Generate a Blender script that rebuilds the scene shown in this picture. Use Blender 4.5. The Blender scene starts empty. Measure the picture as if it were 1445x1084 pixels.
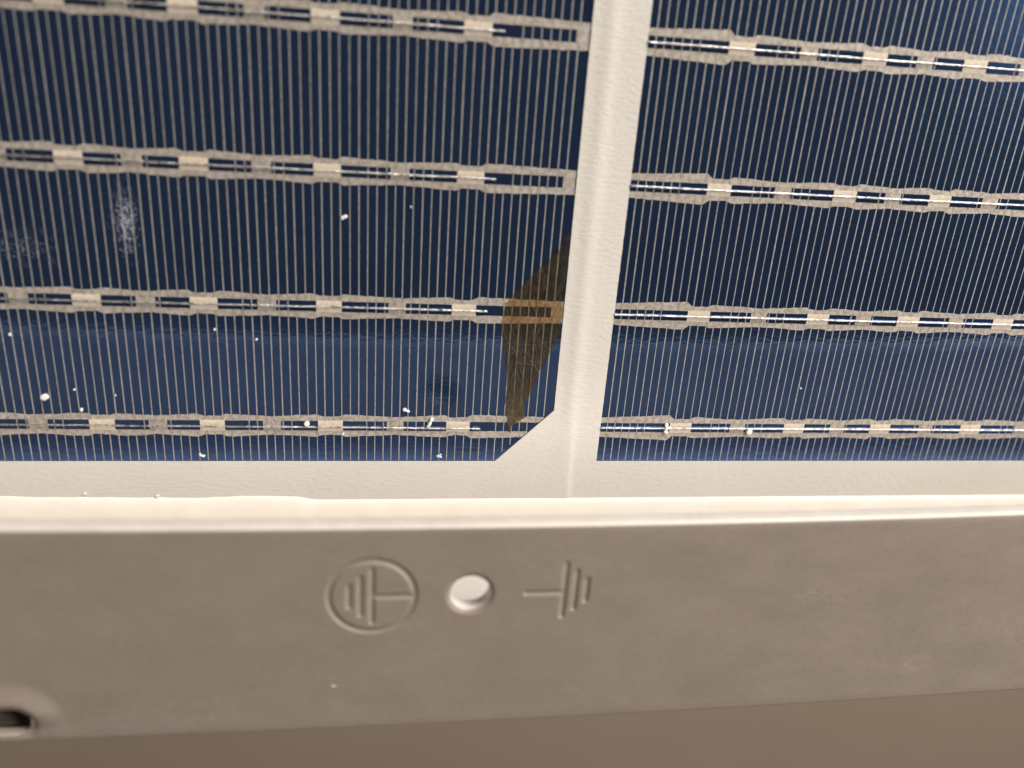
import bpy, bmesh, math, random
import numpy as np
from mathutils import Vector, Matrix, noise

random.seed(7)
rng = np.random.default_rng(11)
SC = bpy.context.scene
COL = SC.collection
S = 0.00119                     # metres per finger pitch: all plan sizes below are in finger pitches
U0 = 65.0                       # plan origin


def P(u, v, h=0.0):
    """u to the right, v down the picture, h out of the panel -> metres"""
    return Vector(((u - U0) * S, -v * S, h * S))


# ------------------------------------------------------------------ camera
cam_d = bpy.data.cameras.new('camera')
cam = bpy.data.objects.new('camera', cam_d)
COL.objects.link(cam)
SC.camera = cam
cam_d.sensor_fit = 'HORIZONTAL'
cam_d.sensor_width = 36.0
cam_d.lens = 1194.03 / 1445.0 * 36.0
cam_d.clip_start = 0.005
cam_d.clip_end = 50.0
ROT = [[0.9886396160548483, -0.07055251796351059, -0.13271794067092285],
       [0.013349463197239203, 0.9207150260712097, -0.3900072212139632],
       [0.14971139368554298, 0.383804876174991, 0.9111971881129969]]
flip = lambda r: Vector((r[0], -r[1], -r[2]))
cx, cy, cz = flip(ROT[0]), -flip(ROT[1]), -flip(ROT[2])
M = Matrix((cx, cy, cz)).transposed().to_4x4()
M.translation = P(44.00, -38.93, 95.22)
cam.matrix_world = M
cam_d.dof.use_dof = True
cam_d.dof.focus_distance = 107.0 * S
cam_d.dof.aperture_fstop = cam_d.lens / (2.25 * S * 1000.0)
cam_d.dof.aperture_blades = 0

# ------------------------------------------------------------------ world and lamp
w = bpy.data.worlds.new('World')
SC.world = w
w.use_nodes = True
bg = w.node_tree.nodes['Background']
bg.inputs[0].default_value = (0.36, 0.33, 0.30, 1)
bg.inputs[1].default_value = 0.17

ld = bpy.data.lights.new('room_lamp', 'AREA')
ld.shape = 'RECTANGLE'
ld.size = 0.70
ld.size_y = 0.60
ld.energy = 48.0
ld.color = (1.0, 0.91, 0.82)
lamp = bpy.data.objects.new('room_lamp', ld)
COL.objects.link(lamp)
tgt = P(72, 0, 0)
lamp.location = tgt + Vector((0.90, 1.48, 0.58))
lamp.rotation_euler = (tgt - lamp.location).to_track_quat('-Z', 'Y').to_euler()

l2 = bpy.data.lights.new('fill_lamp', 'AREA')      # unseen fill lamp, added to lift the white strip and flange
l2.shape = 'RECTANGLE'
l2.size = 0.7
l2.size_y = 0.6
l2.energy = 44.0
l2.color = (1.0, 0.93, 0.85)
lamp2 = bpy.data.objects.new('fill_lamp', l2)
COL.objects.link(lamp2)
lamp2.location = tgt + Vector((1.75, 0.50, 1.50))
lamp2.rotation_euler = (tgt - lamp2.location).to_track_quat('-Z', 'Y').to_euler()

vs = SC.view_settings
vs.view_transform = 'Standard'
vs.look = 'None'
vs.exposure = 0.0
vs.gamma = 1.0
vs.use_curve_mapping = False
SC.cycles.max_bounces = 8
SC.cycles.transparent_max_bounces = 12


# ------------------------------------------------------------------ materials
class MT:
    def __init__(self, name):
        self.m = bpy.data.materials.new(name)
        self.m.use_nodes = True
        self.t = self.m.node_tree
        self.n = self.t.nodes
        self.b = self.n['Principled BSDF']
        self.out = self.n['Material Output']
        self.pos = self.n.new('ShaderNodeNewGeometry').outputs['Position']

    def set(self, **k):
        for a, v in k.items():
            self.b.inputs[a.replace('_', ' ')].default_value = v
        return self

    def link(self, a, b):
        self.t.links.new(a, b)

    def noise(self, scale, detail=3, rough=0.55, stretch=(1, 1, 1), dist=0.0):
        mp = self.n.new('ShaderNodeMapping')
        mp.inputs['Scale'].default_value = [scale / S * x for x in stretch]
        self.link(self.pos, mp.inputs['Vector'])
        nz = self.n.new('ShaderNodeTexNoise')
        nz.inputs['Scale'].default_value = 1.0
        nz.inputs['Detail'].default_value = detail
        nz.inputs['Roughness'].default_value = rough
        nz.inputs['Distortion'].default_value = dist
        self.link(mp.outputs[0], nz.inputs['Vector'])
        return nz.outputs['Fac']

    def ramp(self, fac, stops):
        r = self.n.new('ShaderNodeValToRGB')
        e = r.color_ramp.elements
        while len(e) < len(stops):
            e.new(0.5)
        for i, (p, c) in enumerate(stops):
            e[i].position = p
            e[i].color = c if len(c) == 4 else (*c, 1)
        self.link(fac, r.inputs[0])
        return r.outputs[0]

    def color(self, fac, stops):
        self.link(self.ramp(fac, stops), self.b.inputs['Base Color'])

    def bump(self, fac, dist, strength=1.0, to='Normal', prev=None):
        bp = self.n.new('ShaderNodeBump')
        bp.inputs['Distance'].default_value = dist * S
        bp.inputs['Strength'].default_value = strength
        self.link(fac, bp.inputs['Height'])
        if prev is not None:
            self.link(prev, bp.inputs['Normal'])
        for k in ([to] if isinstance(to, str) else to):
            self.link(bp.outputs[0], self.b.inputs[k])
        return bp.outputs[0]


def laminate(mt, rough=0.02, weight=1.0, to='Coat Normal'):
    """the clear embossed back film over whatever lies under it"""
    mt.set(Coat_Weight=weight, Coat_Roughness=rough, Coat_IOR=1.48)
    mt.bump(mt.noise(1.7, 2, 0.5, (0.55, 1.3, 1)), 0.012, 1.0, to)
    return mt


def mat_cell():
    m = MT('solar_cell_silicon')
    m.set(Metallic=0.92, Roughness=0.13)
    m.color(m.noise(0.10, 4, 0.6), [(0.3, (0.056, 0.130, 0.32)), (0.7, (0.072, 0.156, 0.375))])
    return laminate(m, to=('Coat Normal', 'Normal')).m


def mat_paste(name, lo, hi, metallic=0.25):
    m = MT(name)
    m.set(Metallic=metallic, Roughness=0.55)
    m.color(m.noise(1.9, 5, 0.7), [(0.36, lo), (0.62, hi)])
    m.bump(m.noise(3.5, 3, 0.6), 0.05, 0.6)
    return laminate(m, 0.06, 0.7).m


def mat_rail(name, off):
    m = MT(name)
    m.set(Metallic=0.25, Roughness=0.55)
    sx = m.n.new('ShaderNodeSeparateXYZ')
    m.link(m.pos, sx.inputs[0])
    def mth(op, a, b=None):
        q = m.n.new('ShaderNodeMath')
        q.operation = op
        for i, x in enumerate((a, b)):
            if x is None:
                continue
            if isinstance(x, (int, float)):
                q.inputs[i].default_value = x
            else:
                m.link(x, q.inputs[i])
        return q.outputs[0]
    x = mth('ADD', mth('DIVIDE', sx.outputs[0], S), U0 - off + 0.5)
    d = mth('ABSOLUTE', mth('SUBTRACT', mth('FRACT', x), 0.5))
    near = m.ramp(d, [(0.02, (1, 1, 1)), (0.26, (0, 0, 0))])
    f = mth('SUBTRACT', m.noise(1.9, 5, 0.7), mth('MULTIPLY', near, 0.075))
    m.color(f, [(0.34, (0.31, 0.275, 0.24)), (0.60, (0.55, 0.505, 0.45))])
    m.bump(m.noise(3.5, 3, 0.6), 0.05, 0.6)
    return laminate(m, 0.06, 0.7).m


def mat_wire():
    m = MT('solder_wire')
    m.set(Metallic=1.0, Roughness=0.30, Base_Color=(0.74, 0.72, 0.70, 1))
    m.color(m.noise(1.5, 6, 0.85, (1.3, 1.6, 1.6)), [(0.40, (0.16, 0.15, 0.14)), (0.50, (0.62, 0.60, 0.58)), (0.60, (0.92, 0.91, 0.89))])  # sparkle painted into the base colour, from dark oxide to bright glints
    m.bump(m.noise(1.6, 5, 0.75, (1.0, 1.4, 1)), 0.16, 1.0)
    return m.m


def mat_white():
    m = MT('white_backsheet')
    m.set(Roughness=0.32, Specular_IOR_Level=0.5)
    m.color(m.noise(0.06, 4, 0.6), [(0.25, (0.70, 0.665, 0.62)), (0.75, (0.76, 0.73, 0.69))])
    n1 = m.bump(m.noise(1.9, 3, 0.55, (0.55, 1.35, 1), 0.4), 0.065, 0.85)
    m.bump(m.noise(5.5, 2, 0.5), 0.02, 0.5, prev=n1)
    return m.m


def mat_alu(name='anodised_aluminium', rough=0.52, base=((0.370, 0.313, 0.266), (0.398, 0.338, 0.288)), metallic=0.40):
    m = MT(name)
    m.set(Metallic=metallic, Roughness=rough)
    g = m.n.new('ShaderNodeMix')
    g.data_type = 'RGBA'
    g.blend_type = 'MULTIPLY'
    g.inputs[0].default_value = 1.0
    m.link(m.ramp(m.noise(0.22, 5, 0.65), [(0.3, base[0]), (0.7, base[1])]), g.inputs[6])
    m.link(m.ramp(m.noise(1.6, 6, 0.8), [(0.3, (0.93,) * 3), (0.7, (1.06,) * 3)]), g.inputs[7])
    sc_ = m.n.new('ShaderNodeMix')
    sc_.data_type = 'RGBA'
    q = m.n.new('ShaderNodeMath')
    q.operation = 'MULTIPLY'
    m.link(m.ramp(m.noise(0.085, 3, 0.5, (0.7, 1.5, 1)), [(0.56, (0,) * 3), (0.72, (0.32,) * 3)]), q.inputs[0])
    m.link(m.ramp(m.noise(1.1, 6, 0.8, (0.8, 1.3, 1)), [(0.48, (0,) * 3), (0.66, (1,) * 3)]), q.inputs[1])
    m.link(q.outputs[0], sc_.inputs[0])
    m.link(g.outputs[2], sc_.inputs[6])
    sc_.inputs[7].default_value = (*[min(1, x * 1.7) for x in base[1]], 1)
    m.link(sc_.outputs[2], m.b.inputs['Base Color'])
    rr = m.ramp(m.noise(0.13, 5, 0.7, (0.6, 1.6, 1)), [(0.35, (rough - 0.05,) * 3), (0.72, (rough + 0.10,) * 3)])
    m.link(rr, m.b.inputs['Roughness'])
    m.bump(m.noise(2.6, 5, 0.75), 0.05, 0.5)
    return m.m


def mat_plain(name, lo, hi, rough=0.6, scale=1.0, bump=0.03, **k):
    m = MT(name)
    m.set(Roughness=rough, **k)
    m.color(m.noise(scale, 4, 0.6), [(0.3, lo), (0.7, hi)])
    m.bump(m.noise(scale * 2.5, 3, 0.6), bump, 0.7)
    return m.m


def mat_burn():
    """scorched brown film: see-through amber with crinkled charred fibres"""
    m = MT('scorched_film')
    tr = m.n.new('ShaderNodeBsdfTransparent')
    m.link(m.ramp(m.noise(0.5, 4, 0.6), [(0.3, (0.84, 0.67, 0.48)), (0.7, (0.97, 0.86, 0.70))]), tr.inputs[0])
    m.set(Roughness=0.5)
    m.color(m.noise(1.1, 5, 0.7, (1.6, 0.5, 1), 1.2), [(0.30, (0.035, 0.024, 0.015)), (0.5, (0.120, 0.094, 0.050)),
                                                     (0.66, (0.090, 0.068, 0.040)), (0.8, (0.30, 0.16, 0.06))])
    m.bump(m.noise(1.6, 4, 0.7, (1.5, 0.6, 1), 1.0), 0.25, 0.9)
    at = m.n.new('ShaderNodeAttribute')
    at.attribute_name = 'char'
    fib = m.ramp(m.noise(1.0, 6, 0.75, (1.9, 0.55, 1), 1.6), [(0.48, (0.0,) * 3), (0.57, (0.55,) * 3)])
    mx = m.n.new('ShaderNodeMath')
    mx.operation = 'MULTIPLY_ADD'
    mx.use_clamp = True
    m.link(fib, mx.inputs[0])
    mx.inputs[1].default_value = 0.45
    m.link(at.outputs['Fac'], mx.inputs[2])
    mix = m.n.new('ShaderNodeMixShader')
    m.link(mx.outputs[0], mix.inputs[0])
    m.link(tr.outputs[0], mix.inputs[1])
    m.link(m.b.outputs[0], mix.inputs[2])
    m.link(mix.outputs[0], m.out.inputs['Surface'])
    return m.m


M_CELL = mat_cell()
M_RAIL = {'L': mat_rail('busbar_silver_paste', 0.0), 'R': mat_rail('busbar_silver_paste_right', 0.43)}
M_FING = mat_paste('finger_silver_paste', (0.30, 0.288, 0.275), (0.46, 0.445, 0.43))
M_PAD = mat_paste('solder_pad_cream', (0.64, 0.55, 0.45), (0.78, 0.69, 0.57), 0.1)
M_WIRE = mat_wire()
M_WHITE = mat_white()
M_ALU = mat_alu()
M_ALU2 = mat_alu('cut_aluminium_lit', 0.5, ((0.60, 0.56, 0.51), (0.68, 0.635, 0.58)), 0.15)  # cut edge and bores; light on these faces put into a paler base
M_ALU3 = mat_alu('aluminium_bounce_lit', 0.5, ((0.46, 0.43, 0.40), (0.52, 0.49, 0.455)), 0.35)  # flange underside: bounce light put into a lighter base colour
M_ALU4 = mat_alu('aluminium_wall_lit', 0.5, ((0.66, 0.63, 0.585), (0.74, 0.71, 0.665)), 0.3)  # inner wall: its lit look put into a lighter base than the rail
M_SIL = mat_plain('white_silicone', (0.84, 0.79, 0.71), (0.90, 0.85, 0.77), 0.38, 0.25, 0.02)
M_CRUMB = mat_plain('white_crumb', (0.82, 0.80, 0.76), (0.93, 0.91, 0.88), 0.6, 1.5, 0.05)
M_DUST = mat_plain('pale_dust', (0.55, 0.55, 0.57), (0.78, 0.78, 0.80), 0.8, 2.0, 0.05)
M_BURN = mat_burn()
M_STRAND = mat_plain('charred_strand', (0.07, 0.032, 0.012), (0.20, 0.14, 0.075), 0.5, 0.5, 0.03)
M_FLOOR = mat_plain('brown_floor', (0.262, 0.205, 0.160), (0.285, 0.225, 0.177), 0.75, 0.004, 0.05)


# ------------------------------------------------------------------ mesh helpers
def build(name, verts, faces, mat, parent=None, smooth=False):
    me = bpy.data.meshes.new(name)
    me.from_pydata([tuple(x) for x in verts], [], [list(map(int, f)) for f in faces])
    me.materials.append(mat)
    if smooth:
        me.polygons.foreach_set('use_smooth', [True] * len(me.polygons))
    me.update()
    o = bpy.data.objects.new(name, me)
    COL.objects.link(o)
    o.parent = parent
    return o


class MB:
    def __init__(self):
        self.v = []
        self.f = []

    def add(self, vs, fs):
        n = len(self.v)
        self.v += [tuple(x) for x in vs]
        self.f += [[n + i for i in f] for f in fs]

    def slab(self, ring, h0, h1):
        """prism over a plan ring of (u, v); open underneath"""
        n = len(ring)
        # counter-clockwise seen from above (v runs down)
        area = sum(ring[i][0] * ring[(i + 1) % n][1] - ring[(i + 1) % n][0] * ring[i][1] for i in range(n))
        if area > 0:
            ring = ring[::-1]
        vs = [P(u, v, h1) for u, v in ring] + [P(u, v, h0) for u, v in ring]
        self.add(vs, [list(range(n))] + [[i, n + i, n + (i + 1) % n, (i + 1) % n] for i in range(n)])

    def strip(self, us, lo, hi, h0, h1):
        """ribbon along u with plan edges lo(u) (top of picture) and hi(u); with side walls"""
        n = len(us)
        A = [P(u, l, h1) for u, l in zip(us, lo)] + [P(u, b, h1) for u, b in zip(us, hi)]
        A += [P(u, l, h0) for u, l in zip(us, lo)] + [P(u, b, h0) for u, b in zip(us, hi)]
        F = []
        for i in range(n - 1):
            F.append([i, n + i, n + i + 1, i + 1])
            F.append([i, i + 1, 2 * n + i + 1, 2 * n + i])
            F.append([n + i, 3 * n + i, 3 * n + i + 1, n + i + 1])
        F.append([0, 2 * n, 3 * n, n])
        F.append([n - 1, 2 * n - 1, 4 * n - 1, 3 * n - 1])
        self.add(A, F)

    def tube(self, pts, r, seg=8):
        n = len(pts)
        vs, fs = [], []
        for i, p in enumerate(pts):
            a = pts[max(i - 1, 0)]
            b = pts[min(i + 1, n - 1)]
            t = (b - a).normalized()
            s = t.cross(Vector((0, 0, 1))).normalized()
            k = s.cross(t)
            rr = r(i) if callable(r) else r
            for j in range(seg):
                an = 2 * math.pi * j / seg
                vs.append(p + (s * math.cos(an) + k * math.sin(an)) * rr)
        for i in range(n - 1):
            for j in range(seg):
                fs.append([i * seg + j, i * seg + (j + 1) % seg, (i + 1) * seg + (j + 1) % seg, (i + 1) * seg + j])
        fs.append(list(range(seg)))
        fs.append([(n - 1) * seg + j for j in range(seg)][::-1])
        self.add(vs, fs)

    def make(self, name, mat, parent=None, smooth=False):
        return build(name, self.v, self.f, mat, parent, smooth)


def n2(x, y, z=0.0):
    return noise.noise((x, y, z))


# ------------------------------------------------------------------ floor
flr = build('floor', [(-4, -4, -0.62), (4, -4, -0.62), (4, 4, -0.62), (-4, 4, -0.62)], [[0, 1, 2, 3]], M_FLOOR)
flr['kind'] = 'structure'

# ------------------------------------------------------------------ the panel
panel = bpy.data.objects.new('solar_panel', None)
COL.objects.link(panel)
panel.location = (0, 0, 0)
panel.empty_display_size = 0.01
panel['label'] = 'back of a solar panel with dark blue cells, white borders and a grey aluminium frame'
panel['category'] = 'solar panel'

VT, VB = -77.0, 11.98           # top (out of frame) and bottom of the cells
EL, ER = 65.27, 71.54           # facing edges of the two cells
CH = ((58.16, VB), (EL, 4.75))  # clipped corner of the left cell
ROWS = [-69.55, -54.25, -38.94, -23.63, -8.19, 7.08]
PADS_L = [-43.0, -30.2, -17.0, -2.8, 11.30, 23.76, 37.62, 53.23]
PADS_R = [82.24, 97.95, 110.34, 123.76, 139.4, 152.0, 165.4, 179.0]
UMIN, UMAX = -40.0, 182.0
H_CELL, H_FING, H_RAIL, H_PAD = -0.10, -0.085, -0.065, -0.045

# white sheet with a window over each cell; its top is the outer face of the laminate
def ridge(u, v):
    c = 67.4 + max(0, v - 3) * 0.045
    d = u - c
    wl, wr = (0.95, 0.95)
    if v > 4:                                   # the ridge fans out to the left by the clipped corner
        wl = 0.95 + (v - 4) * 0.14
        wr = max(0.5, 0.95 - (v - 4) * 0.05)
    return 0.10 * math.exp(-(d / (wl if d < 0 else wr)) ** 2)


def white_grid(us, vs, mb, left=None, right=None):
    nu, nv = len(us), len(vs)
    A = []
    for j, v in enumerate(vs):
        for i, u in enumerate(us):
            uu = u
            if i == 0 and left:
                uu = u + left(v)
            if i == nu - 1 and right:
                uu = u + right(v)
            A.append(P(uu, v, ridge(uu, v)))
    F = []
    for j in range(nv - 1):
        for i in range(nu - 1):
            a = j * nu + i
            F.append([a, a + nu, a + nu + 1, a + 1])
    mb.add(A, F)


mb = MB()
jl = lambda v: 0.035 * n2(v * 2.3, 1.7) + 0.02 * n2(v * 7, 4.7)
jr = lambda v: 0.035 * n2(v * 2.3, 9.7) + 0.02 * n2(v * 7, 14.7)
cols = list(np.linspace(EL, ER, 30))
white_grid(cols, list(np.arange(VT, VB, 0.33)) + [VB], mb, jl, jr)
bcols = list(np.arange(UMIN, EL - 0.2, 1.0)) + cols + list(np.arange(ER + 1, UMAX + 0.5, 1.0))
white_grid(bcols, list(np.linspace(VB, 29.0, 40)), mb)
# clipped corner filler
tri = []
NT = 16
for k in range(NT + 1):
    a = k / NT
    tri.append((CH[0][0] + (CH[1][0] - CH[0][0]) * a, CH[0][1] + (CH[1][1] - CH[0][1]) * a))
for k in range(NT):
    (u1, v1), (u2, v2) = tri[k], tri[k + 1]
    M_ = 8
    A, F = [], []
    for i in range(M_ + 1):
        t = i / M_
        for (uu, vv) in ((u1, v1), (u2, v2)):
            y = vv + (VB - vv) * t
            A.append(P(uu, y, ridge(uu, y)))
    for i in range(M_):
        F.append([2 * i, 2 * i + 2, 2 * i + 3, 2 * i + 1])
    mb.add(A, F)
# little downward returns so the window edges have depth
def ret(p, q):
    mb.add([P(*p, 0), P(*q, 0), P(*q, -0.2), P(*p, -0.2)], [[0, 1, 2, 3]])
ret((UMIN, VB), CH[0]); ret(CH[0], CH[1]); ret(CH[1], (EL, VT)); ret((ER, VT), (ER, VB)); ret((ER, VB), (UMAX, VB))
wb = mb.make('white_border', M_WHITE, panel, True)
wb['label'] = 'white embossed backsheet strip between and below the two cells'


def cell_mesh(ring, name):
    m = MB()
    m.slab(ring, -0.35, H_CELL)
    return m.make(name, M_CELL, panel)


cell_l = cell_mesh([(UMIN, VT), (EL + 0.02, VT), (EL + 0.02, CH[1][1]), (CH[0][0], VB + 0.02), (UMIN, VB + 0.02)], 'solar_cell')
cell_l['label'] = 'left dark blue cell with a clipped corner and a scorched edge'
cell_r = cell_mesh([(ER - 0.02, VT), (UMAX, VT), (UMAX, VB + 0.02), (ER - 0.02, VB + 0.02)], 'solar_cell')
cell_r['label'] = 'right dark blue cell with bright wires and square corner'


def chamfer_v(u):
    """lowest v of the left cell at u"""
    if u <= CH[0][0]:
        return VB
    return VB + (CH[1][1] - VB) * (u - CH[0][0]) / (CH[1][0] - CH[0][0])


def rail_half(u, pads, side):
    """half height of the busbar outline at u"""
    d = min(pads, key=lambda p: abs(p - u))
    a = abs(u - d)
    end = (side == 'L' and u > pads[-1]) or (side == 'R' and u < pads[0])
    if end:
        span = (EL - pads[-1]) if side == 'L' else (pads[0] - ER)
        w_far, w_near = (1.36, 1.62) if side == 'L' else (1.36, 1.80)
    else:
        i = sorted(pads, key=lambda p: abs(p - u))
        span = abs(i[0] - i[1]) / 2 if len(i) > 1 else 6.5
        w_far, w_near = 1.20, 1.50
    if a < 1.0:
        return 1.24
    if a < 1.7:
        return 1.24 + (w_near - 1.24) * (a - 1.0) / 0.7
    return w_near + (w_far - w_near) * min(1, (a - 1.7) / max(span - 1.7, 0.5))


SLOT = 0.64
def busbar(side, row, ri):
    pads = PADS_L if side == 'L' else PADS_R
    parent = cell_l if side == 'L' else cell_r
    u0, u1 = (UMIN, EL - 0.12) if side == 'L' else (ER, UMAX)
    us = np.arange(u0, u1, 0.22)
    us = list(us) + [u1]
    m = MB()
    def lim(us, vals):      # keep inside the clipped corner
        return [min(x, chamfer_v(u) - 0.12) if side == 'L' else x for u, x in zip(us, vals)]
    top = [row - rail_half(u, pads, side) + 0.07 * n2(u * 1.1, ri * 7.1) + 0.05 * n2(u * 3.1, ri * 3.3 + 9) for u in us]
    bot = [row + rail_half(u, pads, side) + 0.07 * n2(u * 1.1, ri * 5.1 + 40) + 0.05 * n2(u * 3.1, ri * 2.3 + 77) for u in us]
    it = [row - SLOT + 0.03 * n2(u * 2.1, ri + 15.5) for u in us]
    ib = [row + SLOT + 0.03 * n2(u * 2.1, ri + 35.5) for u in us]
    def cut(a, b):
        k = [i for i in range(len(us)) if side == 'R' or chamfer_v(us[i]) - 0.12 > a[i] + 0.02]
        m.strip([us[i] for i in k], [a[i] for i in k], lim([us[i] for i in k], [b[i] for i in k]), H_CELL, H_RAIL)
    cut(top, it)
    cut(ib, bot)
    # solid links half way between the pads
    seq = sorted(pads)
    mids = [(a + b) / 2 for a, b in zip(seq, seq[1:])]
    if side == 'L':
        mids.append(seq[0] - 6.6)
        e = [EL - 1.55, EL - 0.15]
        if row < 4:
            m.slab([(e[0], row - SLOT), (e[1], row - SLOT), (e[1], row + SLOT), (e[0], row + SLOT)], H_CELL, H_RAIL)
    else:
        mids.append(seq[-1] + 6.6)
    for c in mids:
        uu = list(np.linspace(c - 1.06 + 0.08 * random.random(), c + 1.06 - 0.08 * random.random(), 6))
        m.strip(uu, [row - SLOT - 0.02] * 6, [row + SLOT + 0.02] * 6, H_CELL, H_RAIL)
    o = m.make('busbar', M_RAIL[side], parent)
    # solder pads
    for p in pads:
        hw = 1.46 + random.uniform(-0.05, 0.05)
        k = 9
        uu = list(np.linspace(p - hw, p + hw, k))
        mm = MB()
        ed = lambda: [0.03 * random.uniform(-1, 1) for _ in range(k)]
        mm.strip(uu, [row - 0.70 + x for x in ed()], [row + 0.70 + x for x in ed()], H_CELL, H_PAD)
        # soft solder ridge each side of the wire
        for sgn in (-1, 1):
            mm.strip(uu[0:], [row + sgn * 0.36 - 0.17 + x * 0.5 for x in ed()], [row + sgn * 0.36 + 0.17 + x * 0.5 for x in ed()], H_CELL, H_PAD + 0.03)
        mm.make('solder_pad', M_PAD, parent)
    # wire
    a, b = (UMIN, 56.05) if side == 'L' else (ER + 0.03, UMAX)
    uu = np.arange(a, b, 0.6)
    uu = list(uu) + [b]
    tilt = {('L', 5): 0.004, ('L', 4): 0.0012}.get((side, ri), 0.0)
    pts = [P(u, row + 0.03 + (0.06 + tilt * (u - 20) if ri == 5 and side == 'L' else 0) + 0.05 * n2(u * 0.12, ri * 3.7 + (5 if side == 'L' else 0)), 0.06 + 0.02 * n2(u * 0.3, ri)) for u in uu]
    wr = 0.115 * S
    mw = MB()
    mw.tube(pts, lambda i: wr * (1 + 0.10 * n2(i * 0.9, ri * 1.3)), 10)
    mw.make('connecting_wire', M_WIRE, parent, True)


for ri, row in enumerate(ROWS):
    busbar('L', row, ri)
    busbar('R', row, ri)


def finger(u, side):
    pads = PADS_L if side == 'L' else PADS_R
    parent = cell_l if side == 'L' else cell_r
    near = min(abs(u - p) for p in pads)
    end = VB - 0.12 if side == 'R' else chamfer_v(u) - (0.12 if u < CH[0][0] else 0.5)
    hw = 0.057 + random.uniform(-0.010, 0.010)
    segs = []
    v = VT
    for row in ROWS:
        if near < 4.1:
            segs.append((v, row - SLOT - 0.2))
            v = row + SLOT + 0.2
    segs.append((v, end))
    m = MB()
    for a, b in segs:
        b = min(b, end)
        if b - a < 0.3:
            continue
        # ring of a thin printed line, edges a little uneven
        n = max(2, int((b - a) / 2.5))
        vs = np.linspace(a, b, n + 1)
        w = [hw * (1 + 0.14 * random.uniform(-1, 1)) for _ in vs]
        A = [P(u - x, y, H_FING) for x, y in zip(w, vs)] + [P(u + x, y, H_FING) for x, y in zip(w, vs)]
        k = n + 1
        F = [[i, i + 1, k + i + 1, k + i] for i in range(n)]
        A += [P(u - w[0], a, H_CELL - .01), P(u - w[-1], b, H_CELL - .01), P(u + w[0], a, H_CELL - .01), P(u + w[-1], b, H_CELL - .01)]
        F += [[0, 2 * k] + [2 * k + 1] + [i for i in range(n, 0, -1)], [k] + [k + i for i in range(1, k)] + [2 * k + 3, 2 * k + 2]]
        m.add(A, F)
    m.make('grid_finger', M_FING, parent)


for k in range(-39, 65):
    finger(k + random.uniform(-0.02, 0.02), 'L')
for k in range(0, 109):
    finger(72.43 + k + random.uniform(-0.02, 0.02), 'R')

# scorched patch on the left cell
BURN = [(65.20, -18.6), (64.43, -16.52), (62.93, -14.53), (61.37, -13.02), (59.82, -11.25), (58.25, -9.46), (57.83, -8.13),
        (57.78, -6.35), (58.22, -3.64), (58.75, -0.88), (59.09, 1.48), (59.01, 2.91), (59.18, 5.34), (59.62, 7.6),
        (59.95, 8.0), (60.15, 6.9), (60.8, 6.3), (61.55, 5.9), (61.6, 5.1), (61.35, 4.3), (61.5, 3.5), (62.1, 2.39), (62.88, -0.01),
        (63.59, -2.09), (64.32, -3.77), (65.10, -5.16), (65.20, -11.42)]


def inside(u, v, ring):
    c = False
    n = len(ring)
    for i in range(n):
        (x1, y1), (x2, y2) = ring[i], ring[(i + 1) % n]
        if (y1 > v) != (y2 > v) and u < (x2 - x1) * (v - y1) / (y2 - y1) + x1:
            c = not c
    return c


def seg_d(u, v, a, b):
    ax, ay = a
    bx, by = b
    L2 = (bx - ax) ** 2 + (by - ay) ** 2
    t = 0 if L2 == 0 else max(0, min(1, ((u - ax) * (bx - ax) + (v - ay) * (by - ay)) / L2))
    return math.hypot(u - ax - t * (bx - ax), v - ay - t * (by - ay))


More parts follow.
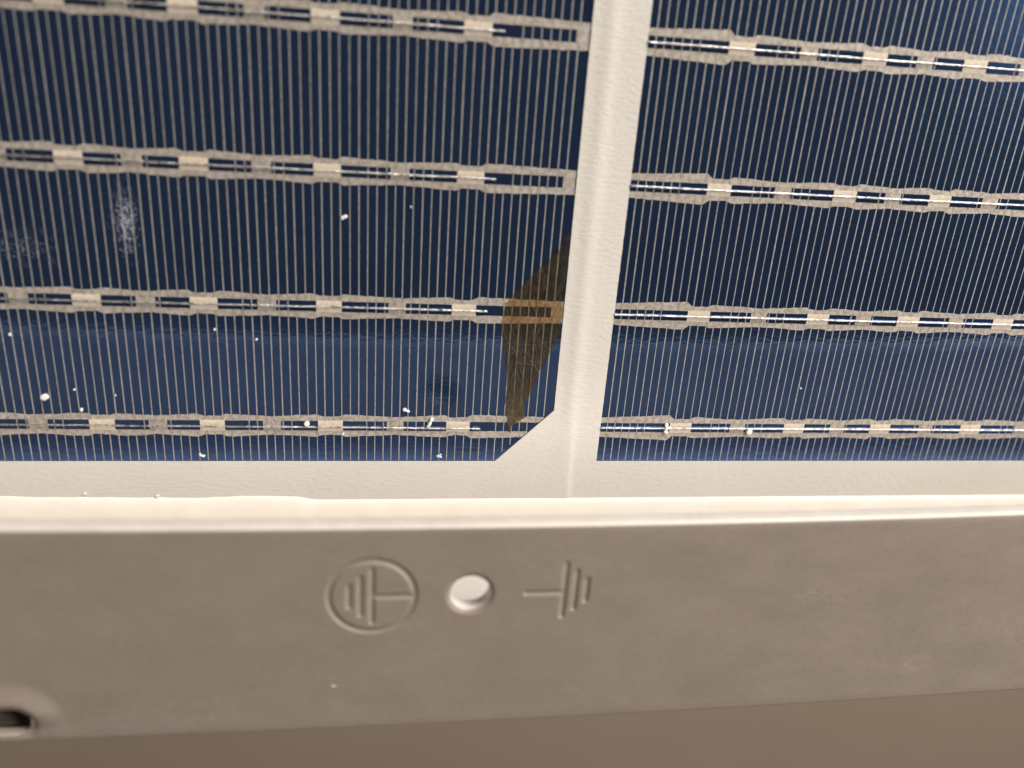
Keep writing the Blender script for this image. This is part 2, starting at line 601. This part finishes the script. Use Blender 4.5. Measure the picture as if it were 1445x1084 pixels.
def burn_patch():
    du = 0.16
    us = np.arange(57.4, 65.2, du)
    vs = np.arange(-18.7, 8.0, du)
    idx, A, F, ch = {}, [], [], []
    def vert(i, j):
        if (i, j) not in idx:
            u, v = us[0] + i * du, vs[0] + j * du
            e = min(seg_d(u, v, BURN[k], BURN[(k + 1) % len(BURN)]) for k in range(len(BURN)))
            cr = abs(n2(u * 1.1, v * 0.28, 3.0))
            low = max(0.0, min(1.0, (v + 0.5) / 6.5))
            idx[i, j] = len(A)
            A.append(P(min(u + 0.05 * n2(u * 3, v * 3, 8), EL - 0.04), v + 0.05 * n2(u * 3, v * 3, 18), -0.03 + min(e, 0.5) * (0.05 + 0.22 * low * cr)))
            rim = (math.exp(-(e / 0.22) ** 2) * 0.30 - 0.5 * math.exp(-(e / 0.12) ** 2)) * (0.5 + 0.5 * n2(u * 1.2, v * 1.2, 31))
            left = max(0.0, 1 - (u - 58.3) / 1.6) * max(0, min(1, (v + 4.5) / 3))
            ch.append(0.12 + 0.50 * low + rim * (1 if v > -10 else 0.5) + 0.30 * left * 0.6)
        return idx[i, j]
    for j in range(len(vs) - 1):
        for i in range(len(us) - 1):
            u, v = us[i] + du / 2, vs[j] + du / 2
            if inside(u + 0.22 * n2(u * 1.3, v * 1.3) + 0.12 * n2(u * 4, v * 4), v + 0.25 * n2(u * 1.5, v * 1.5, 5), BURN):
                F.append([vert(i, j), vert(i, j + 1), vert(i + 1, j + 1), vert(i + 1, j)])
    o = build('burn_mark', A, F, M_BURN, cell_l, True)
    at = o.data.attributes.new('char', 'FLOAT', 'POINT')
    at.data.foreach_set('value', ch)
    # charred strands lying in the patch
    m = MB()
    rs = random.Random(5)
    done = 0
    while done < 46:
        u, v = rs.uniform(58, 65), rs.uniform(-15, 7)
        if not inside(u, v, BURN) or rs.random() > 0.35 + 0.65 * max(0, min(1, (v + 12) / 14)):
            continue
        done += 1
        ang = math.radians(rs.choice([78, 98, 108, 60, 120, 15]) + rs.uniform(-10, 10))
        pts = []
        L = rs.uniform(8, 26)
        for k in range(int(L)):
            if not inside(u, v, BURN):
                break
            pts.append(P(u, v, 0.02 + 0.03 * rs.random()))
            u += math.cos(ang) * 0.22
            v += math.sin(ang) * 0.22
            ang += rs.uniform(-0.18, 0.18)
        if len(pts) > 3:
            m.tube(pts, rs.uniform(0.010, 0.030) * S, 4)
    st = m.make('burn_strands', M_STRAND, cell_l, True)
    st['kind'] = 'stuff'
    o['label'] = 'brown scorched leaf shaped patch on the cell edge'


burn_patch()

# ------------------------------------------------------------------ frame
HF, TF = 26.0, 1.7              # height of the flange face over the laminate, its thickness
VI, VO = 5.08, 29.75            # inner and outer edge of the flange
BOW = 2.0e-4
bow = lambda u: -BOW * (u - 46.0) ** 2

m = MB()
FU0, FU1 = -60.0, 205.0
def extr(mb_, sec):
    us = list(np.linspace(FU0, FU1, 40))
    A, F = [], []
    n = len(sec)
    for u in us:
        for (v, h, b) in sec:
            A.append(P(u, v + (bow(u) if b else 0), h))
    for i in range(len(us) - 1):
        for k in range(n):
            k2 = (k + 1) % n
            F.append([i * n + k, i * n + k2, (i + 1) * n + k2, (i + 1) * n + k])
    F.append([k for k in range(n)][::-1])
    F.append([(len(us) - 1) * n + k for k in range(n)])
    mb_.add(A, F)
# outer wall, back lip over the laminate, front lip under it
extr(m, [(VO - 0.85, HF - TF, 1), (VO - 0.85, 1.1, 1), (20.8, 1.0, 0), (20.5, 0.8, 0), (20.5, 0.05, 0), (VO - 0.85, 0.05, 1),
         (VO - 0.85, -5.0, 1), (20.5, -5.0, 0), (20.5, -6.6, 0), (VO - 0.05, -6.8, 1), (VO - 0.05, HF - TF, 1)])
frame = m.make('frame', M_ALU, panel)
m = MB()
extr(m, [(20.9, 1.0, 0), (22.3, 1.0, 0), (22.3, HF - TF, 0), (20.9, HF - TF, 0)])
m.make('inner_wall', M_ALU4, frame)
frame['label'] = 'grey anodised aluminium frame rail along the lower edge'

# flange as a pressed sheet: one fine height field, the stamped marks split off as parts
def smooth01(x):
    x = max(0.0, min(1.0, x))
    return x * x * (3 - 2 * x)

SYM_A = [((43.12, 9.95), (43.12, 16.1)), ((42.0, 10.85), (42.0, 15.2)), ((40.9, 11.8), (40.9, 14.2)), ((43.12, 13.05), (46.9, 13.05))]
SYM_B = [((58.5, 13.1), (62.3, 13.1)), ((62.35, 9.75), (62.35, 16.05)), ((63.5, 10.65), (63.5, 15.15)), ((64.65, 11.65), (64.65, 14.2))]
CIR = (43.13, 13.02, 4.18)
HOLE = (52.8, 13.0, 2.06)
SL_A, SL_B, SL_R = (-1.0, 27.25), (8.45, 27.25), 1.70
GW = 0.20

def d_sym(u, v, which):
    if which == 'A':
        d = min(seg_d(u, v, *s) for s in SYM_A)
        return min(d, abs(math.hypot(u - CIR[0], v - CIR[1]) - CIR[2]))
    return min(seg_d(u, v, *s) for s in SYM_B)

us = list(np.arange(FU0, -4, 1.0)) + list(np.arange(-4, 14, 0.3)) + list(np.arange(14, 37.6, 0.8)) + list(np.arange(37.6, 66.2, 0.13)) + list(np.arange(66.2, FU1 + .5, 0.8))
vs_top = list(np.arange(VI + 0.45, 8.2, 0.5)) + list(np.arange(8.2, 18.0, 0.13)) + list(np.arange(18.0, 22, 0.4)) + list(np.arange(22, VO - 1.0, 0.27))
sec = [(VI + 0.02, HF - TF, 0), (VI, HF - TF + 0.12, 0), (VI, HF - 0.34, 0), (VI + 0.05, HF - 0.20, 0), (VI + 0.15, HF - 0.09, 0), (VI + 0.28, HF - 0.03, 0)]
sec += [(v, HF, 1) for v in vs_top]
RB = 0.30
sec += [(VO - RB + RB * math.sin(a), HF - RB + RB * math.cos(a), 0) for a in np.linspace(0, math.pi / 2, 8)]
sec += [(VO, HF - TF, 0), (VO, 5, 0), (VO, -6.7, 0)]
nu, nv = len(us), len(sec)
A, kind = [], []
for (v, h, top) in sec:
    for u in us:
        uu, vv, hh = u, v, h
        if top:
            if 37 < u < 67 and 8 < v < 18:
                for wch in 'AB':
                    if (wch == 'A') == (u < 50):
                        d = d_sym(u, v, wch)
                        if d < GW + 0.25:
                            hh -= 0.13 * smooth01((GW + 0.20 - d) / (GW + 0.10))
                # snap to the hole rim
                r = math.hypot(u - HOLE[0], v - HOLE[1])
                if abs(r - HOLE[2]) < 0.10 and r > 0:
                    uu = HOLE[0] + (u - HOLE[0]) * HOLE[2] / r
                    vv = HOLE[1] + (v - HOLE[1]) * HOLE[2] / r
                hh -= 0.16 * smooth01((HOLE[2] + 0.45 - r) / 0.4)
            if u < 15:
                d = seg_d(u, v, SL_A, SL_B)
                hh += 0.48 * smooth01((5.0 - d) / 2.8) * (1 - smooth01((v - 25.6) / 3.0))
                if abs(d - SL_R) < 0.17 and d > 0.01:
                    t = max(SL_A[0], min(SL_B[0], u))
                    uu = t + (u - t) * SL_R / d
                    vv = SL_A[1] + (v - SL_A[1]) * SL_R / d
                hh -= 0.35 * smooth01((SL_R + 0.7 - d) / 0.6)
        A.append(P(uu, vv + bow(uu), hh))
faces = {'F': [], 'A': [], 'B': [], 'E': []}
for j in range(nv - 1):
    for i in range(nu - 1):
        u, v = (us[i] + us[i + 1]) / 2, (sec[j][0] + sec[j + 1][0]) / 2
        key = 'F'
        if sec[j][2] and sec[j + 1][2]:
            if math.hypot(u - HOLE[0], v - HOLE[1]) < HOLE[2] and 50 < u < 56:
                continue
            if u < 12 and seg_d(u, v, SL_A, SL_B) < SL_R:
                continue
            if 37 < u < 67 and 8 < v < 18:
                if u < 50 and d_sym(u, v, 'A') < GW + 0.14:
                    key = 'A'
                elif u >= 50 and d_sym(u, v, 'B') < GW + 0.14:
                    key = 'B'
        if j < 5:
            key = 'E'
        a = j * nu + i
        faces[key].append([a, a + nu, a + nu + 1, a + 1])

def sub(name, fl, mat):
    used = sorted({i for f in fl for i in f})
    mp = {g: k for k, g in enumerate(used)}
    return build(name, [A[g] for g in used], [[mp[i] for i in f] for f in fl], mat, frame, True)

fl = sub('flange', faces['F'], M_ALU)
sa = sub('ground_symbol', faces['A'], M_ALU)
sa['label'] = 'stamped earth symbol inside a circle'
sb = sub('ground_symbol', faces['B'], M_ALU)
sb['label'] = 'stamped earth symbol without a circle'
se = sub('flange_edge', faces['E'], M_ALU2)
se['label'] = 'bright inner edge of the frame flange'

# underside of the flange, with the slot and the hole left open
m = MB()
uu_ = list(np.arange(FU0, FU1 + .1, 0.75))
vv_ = list(np.linspace(VI + 0.02, VO - 0.02, 40))
AA = [P(u, v + bow(u), HF - TF) for v in vv_ for u in uu_]
FF = []
k = len(uu_)
for j in range(len(vv_) - 1):
    for i in range(k - 1):
        u, v = uu_[i] + .37, (vv_[j] + vv_[j + 1]) / 2
        if seg_d(u, v, SL_A, SL_B) < SL_R + 1.2 or math.hypot(u - HOLE[0], v - HOLE[1]) < HOLE[2] + 0.4:
            continue
        FF.append([j * k + i, j * k + i + 1, (j + 1) * k + i + 1, (j + 1) * k + i])
m.add(AA, FF)
m.make('flange_underside', M_ALU3, frame)

# bores of the hole and of the slot
def bore(name, ring, h_top, h_bot, mat):
    n = len(ring)
    A, F = [], []
    prof = [(0.0, h_top), (0.03, h_top - 0.25), (0.03, h_bot)]
    cu = sum(p[0] for p in ring) / n
    cv = sum(p[1] for p in ring) / n
    for (off, h) in prof:
        for (u, v) in ring:
            A.append(P(u, v + bow(u), h))
    for r in range(2):
        for i in range(n):
            F.append([r * n + i, r * n + (i + 1) % n, (r + 1) * n + (i + 1) % n, (r + 1) * n + i])
    return build(name, A, F, mat, frame, True)

ring = [(HOLE[0] + HOLE[2] * math.cos(a), HOLE[1] + HOLE[2] * math.sin(a)) for a in np.linspace(0, 2 * math.pi, 72, endpoint=False)]
bore('screw_hole', ring, HF - 0.14, HF - TF, M_ALU2)
ring = [(SL_B[0] + SL_R * math.cos(a), SL_B[1] + SL_R * math.sin(a)) for a in np.linspace(-math.pi / 2, math.pi / 2, 24)]
ring += [(SL_A[0] - SL_R * math.cos(a), SL_A[1] - SL_R * math.sin(a)) for a in np.linspace(-math.pi / 2, math.pi / 2, 24)]
bore('mounting_slot', ring, HF - 0.05, HF - 1.05, M_ALU2)

# silicone bead squeezed out along the back lip
m = MB()
us_b = list(np.arange(FU0, FU1, 0.4))
A, F = [], []
pr = [(0.0, -0.02), (0.015, 0.10), (0.07, 0.26), (0.20, 0.50), (0.40, 0.76), (0.65, 1.0), (0.88, 1.15), (1.0, 1.15), (1.05, 0.9)]
for u in us_b:
    e = 17.42 + 0.02 * n2(u * 0.4, 3)
    lf = smooth01((36 - u) / 3.0)
    e += lf * (-0.52 + 0.22 * n2(u * 0.13, 8.4) + 0.10 * n2(u * 0.5, 2.4)) - 0.25 * lf * smooth01((4 - u) / 6)
    hk = 1.0 + lf * 0.15 + 0.04 * n2(u * 0.3, 77)
    for (a, h) in pr:
        A.append(P(u, e + (19.95 - e) * a, h * hk))
n = len(pr)
for i in range(len(us_b) - 1):
    for k in range(n - 1):
        F.append([i * n + k, i * n + k + 1, (i + 1) * n + k + 1, (i + 1) * n + k])
sl = build('silicone_bead', A, F, M_SIL, frame, True)
sl['label'] = 'cream white silicone bead along the frame, wavy at its left end'


# ------------------------------------------------------------------ white crumbs and dust
def lump(bm, c, r, seed, sub_=2):
    g = bmesh.ops.create_icosphere(bm, subdivisions=sub_, radius=1.0)
    rot = Matrix.Rotation(r[3] if len(r) > 3 else 0, 3, 'Z')
    for vx in g['verts']:
        d = vx.co.normalized()
        k = 1 + 0.30 * n2(d.x * 1.7 + seed, d.y * 1.7, d.z * 1.7 + seed * 2) + 0.14 * n2(d.x * 4, d.y * 4 + seed, d.z * 4)
        # faceted, flattened chip
        p = Vector((d.x * r[0] * k, d.y * r[1] * k, max(-0.35, min(0.55, d.z * k)) * 1.3 * r[2]))
        vx.co = (rot @ p + Vector((c[0], c[1], c[2]))) * S


def crumb(u, v, lumps, label, seed, base=-0.06):
    bm = bmesh.new()
    for (du, dv, ru, rv, rh, ang) in lumps:
        lump(bm, (du, -dv, rh * 0.45), (ru, rv, rh, ang), seed + du)
    me = bpy.data.meshes.new('white_crumb')
    bm.to_mesh(me)
    bm.free()
    me.materials.append(M_CRUMB)
    o = bpy.data.objects.new('white_crumb', me)
    COL.objects.link(o)
    o.location = P(u, v, base)
    o['label'] = label
    o['category'] = 'crumb'
    o['group'] = 'white crumbs scattered on the panel back'
    return o


crumb(5.46, 3.56, [(0, 0, .48, .36, .32, .4)], 'large blocky white crumb at far left above the lowest busbar', 1.1)
crumb(9.25, 5.14, [(0, 0, .20, .22, .18, 0)], 'small white crumb just above the lowest busbar near far left solder pad', 2.2)
crumb(8.78, 2.63, [(0, 0, .14, .13, .10, 0)], 'tiny white crumb right of the large blocky crumb', 3.3)
crumb(13.18, 3.29, [(0, 0, .10, .12, .10, 0)], 'tiny speck above the lowest row\'s leftmost solder pad', 4.4)
crumb(34.8, 6.75, [(0, 0, .34, .36, .30, 0)], 'round white crumb on the lowest busbar just left of a solder pad', 5.5, -0.03)
crumb(46.74, 4.87, [(-.15, -.06, .28, .22, .22, -.3), (.26, .12, .24, .16, .18, -.4)], 'bean shaped white crumb above the lowest busbar, left of centre', 6.6)
crumb(49.75, 6.52, [(.16, -.42, .22, .34, .22, -.3), (-.04, .1, .22, .40, .20, -.35), (-.22, .46, .22, .18, .16, .2)], 'long tilted white crumb lying across the upper rail of the lowest busbar', 7.7, -0.03)
crumb(51.06, 11.14, [(0, 0, .34, .13, .14, .7), (.05, .12, .30, .12, .12, -.5), (-.2, .05, .16, .12, .12, 0)], 'small twisted white crumb by the cell\'s bottom edge, nearer the clipped corner', 8.8)
crumb(22.28, 11.16, [(0, 0, .38, .12, .14, -.4), (.18, .05, .26, .12, .12, .5), (-.22, -.2, .12, .16, .12, 0)], 'small forked white crumb by the left cell\'s bottom edge, far from the clipped corner', 9.9)
crumb(39.35, -18.59, [(-.12, .03, .26, .20, .2, .5), (.2, -.12, .22, .2, .2, .4)], 'lone white crumb on the left cell between the second and third busbars', 10.1)
crumb(39.11, 8.11, [(0, 0, .18, .15, .14, .4)], 'tiny white crumb on the lower rail of the lowest busbar', 11.2, -0.03)
crumb(80.30, 7.25, [(-.05, -.62, .26, .28, .24, .3), (.02, -.15, .24, .24, .26, 0), (0.0, .32, .34, .26, .28, -.5), (.3, -.28, .26, .10, .14, .5)], 'large two lobed white crumb over the right cell\'s first solder pad', 12.3, -0.03)
crumb(91.70, 7.52, [(0, 0, .42, .40, .34, 0)], 'round white crumb on the right cell\'s lowest busbar', 13.4, -0.03)
crumb(24.77, -5.1, [(0, 0, .12, .16, .12, 0)], 'tiny speck under the third busbar, left of its fellow', 14.5)
crumb(29.36, -3.99, [(0, 0, .14, .14, .12, .3)], 'tiny speck a little lower under the third busbar', 15.6)
crumb(2.85, -3.98, [(0, 0, .13, .18, .12, 0)], 'tiny speck at the far left edge under the third busbar', 16.7)
crumb(97.7, 1.23, [(0, 0, .13, .13, .12, 0)], 'tiny lone speck in the middle of the right cell', 17.8)
crumb(46.73, -20.1, [(0, 0, .10, .12, .1, 0)], 'tiny speck right of the lone crumb below the second busbar', 18.9)
crumb(8.34, 16.35, [(0, 0, .20, .14, .12, .2)], 'tiny white crumb on the white border beside the silicone, leftmost', 19.1, 0.0)
crumb(16.64, 16.75, [(0, 0, .30, .2, .16, .5)], 'small white crumb stuck to the edge of the silicone bead', 20.2, 0.0)
crumb(39.28, 24.0, [(0, 0, .16, .08, .05, .1), (.32, -.02, .07, .04, .03, 0)], 'pale scuff on the grey frame below the circled symbol', 21.3, HF - 0.02)  # a scuff mark, built as thin raised flecks


def smudge(u, v, n, su, sv, ang, smin, smax, label):
    m = MB()
    for _ in range(n):
        a, b = random.gauss(0, 1), random.gauss(0, 1)
        x = u + su * a * math.cos(ang) - sv * b * math.sin(ang)
        y = v + su * a * math.sin(ang) + sv * b * math.cos(ang)
        k = max(0.25, 1 - 0.30 * math.hypot(a, b))
        s_ = random.uniform(smin, smax) * k
        t = random.uniform(-0.7, 0.7) + 1.2
        l = s_ * random.uniform(1.0, 3.2)
        dx, dy = math.cos(t) * l, math.sin(t) * l
        ex, ey = -math.sin(t) * s_ * .5, math.cos(t) * s_ * .5
        m.slab([(x - dx, y - dy), (x + ex, y + ey), (x + dx, y + dy), (x - ex, y - ey)], -0.05, -0.02)
    o = m.make('dust_smudge', M_DUST)
    o['kind'] = 'stuff'
    o['label'] = label
    o['category'] = 'smudge'
    return o


smudge(16.3, -17.2, 520, 0.75, 2.0, 0.0, 0.012, 0.07, 'pale fingerprint of dust flecks below the second busbar')
smudge(5.6, -13.9, 380, 2.4, 1.3, -0.1, 0.008, 0.028, 'faint dusty smear at the left edge above the third busbar')
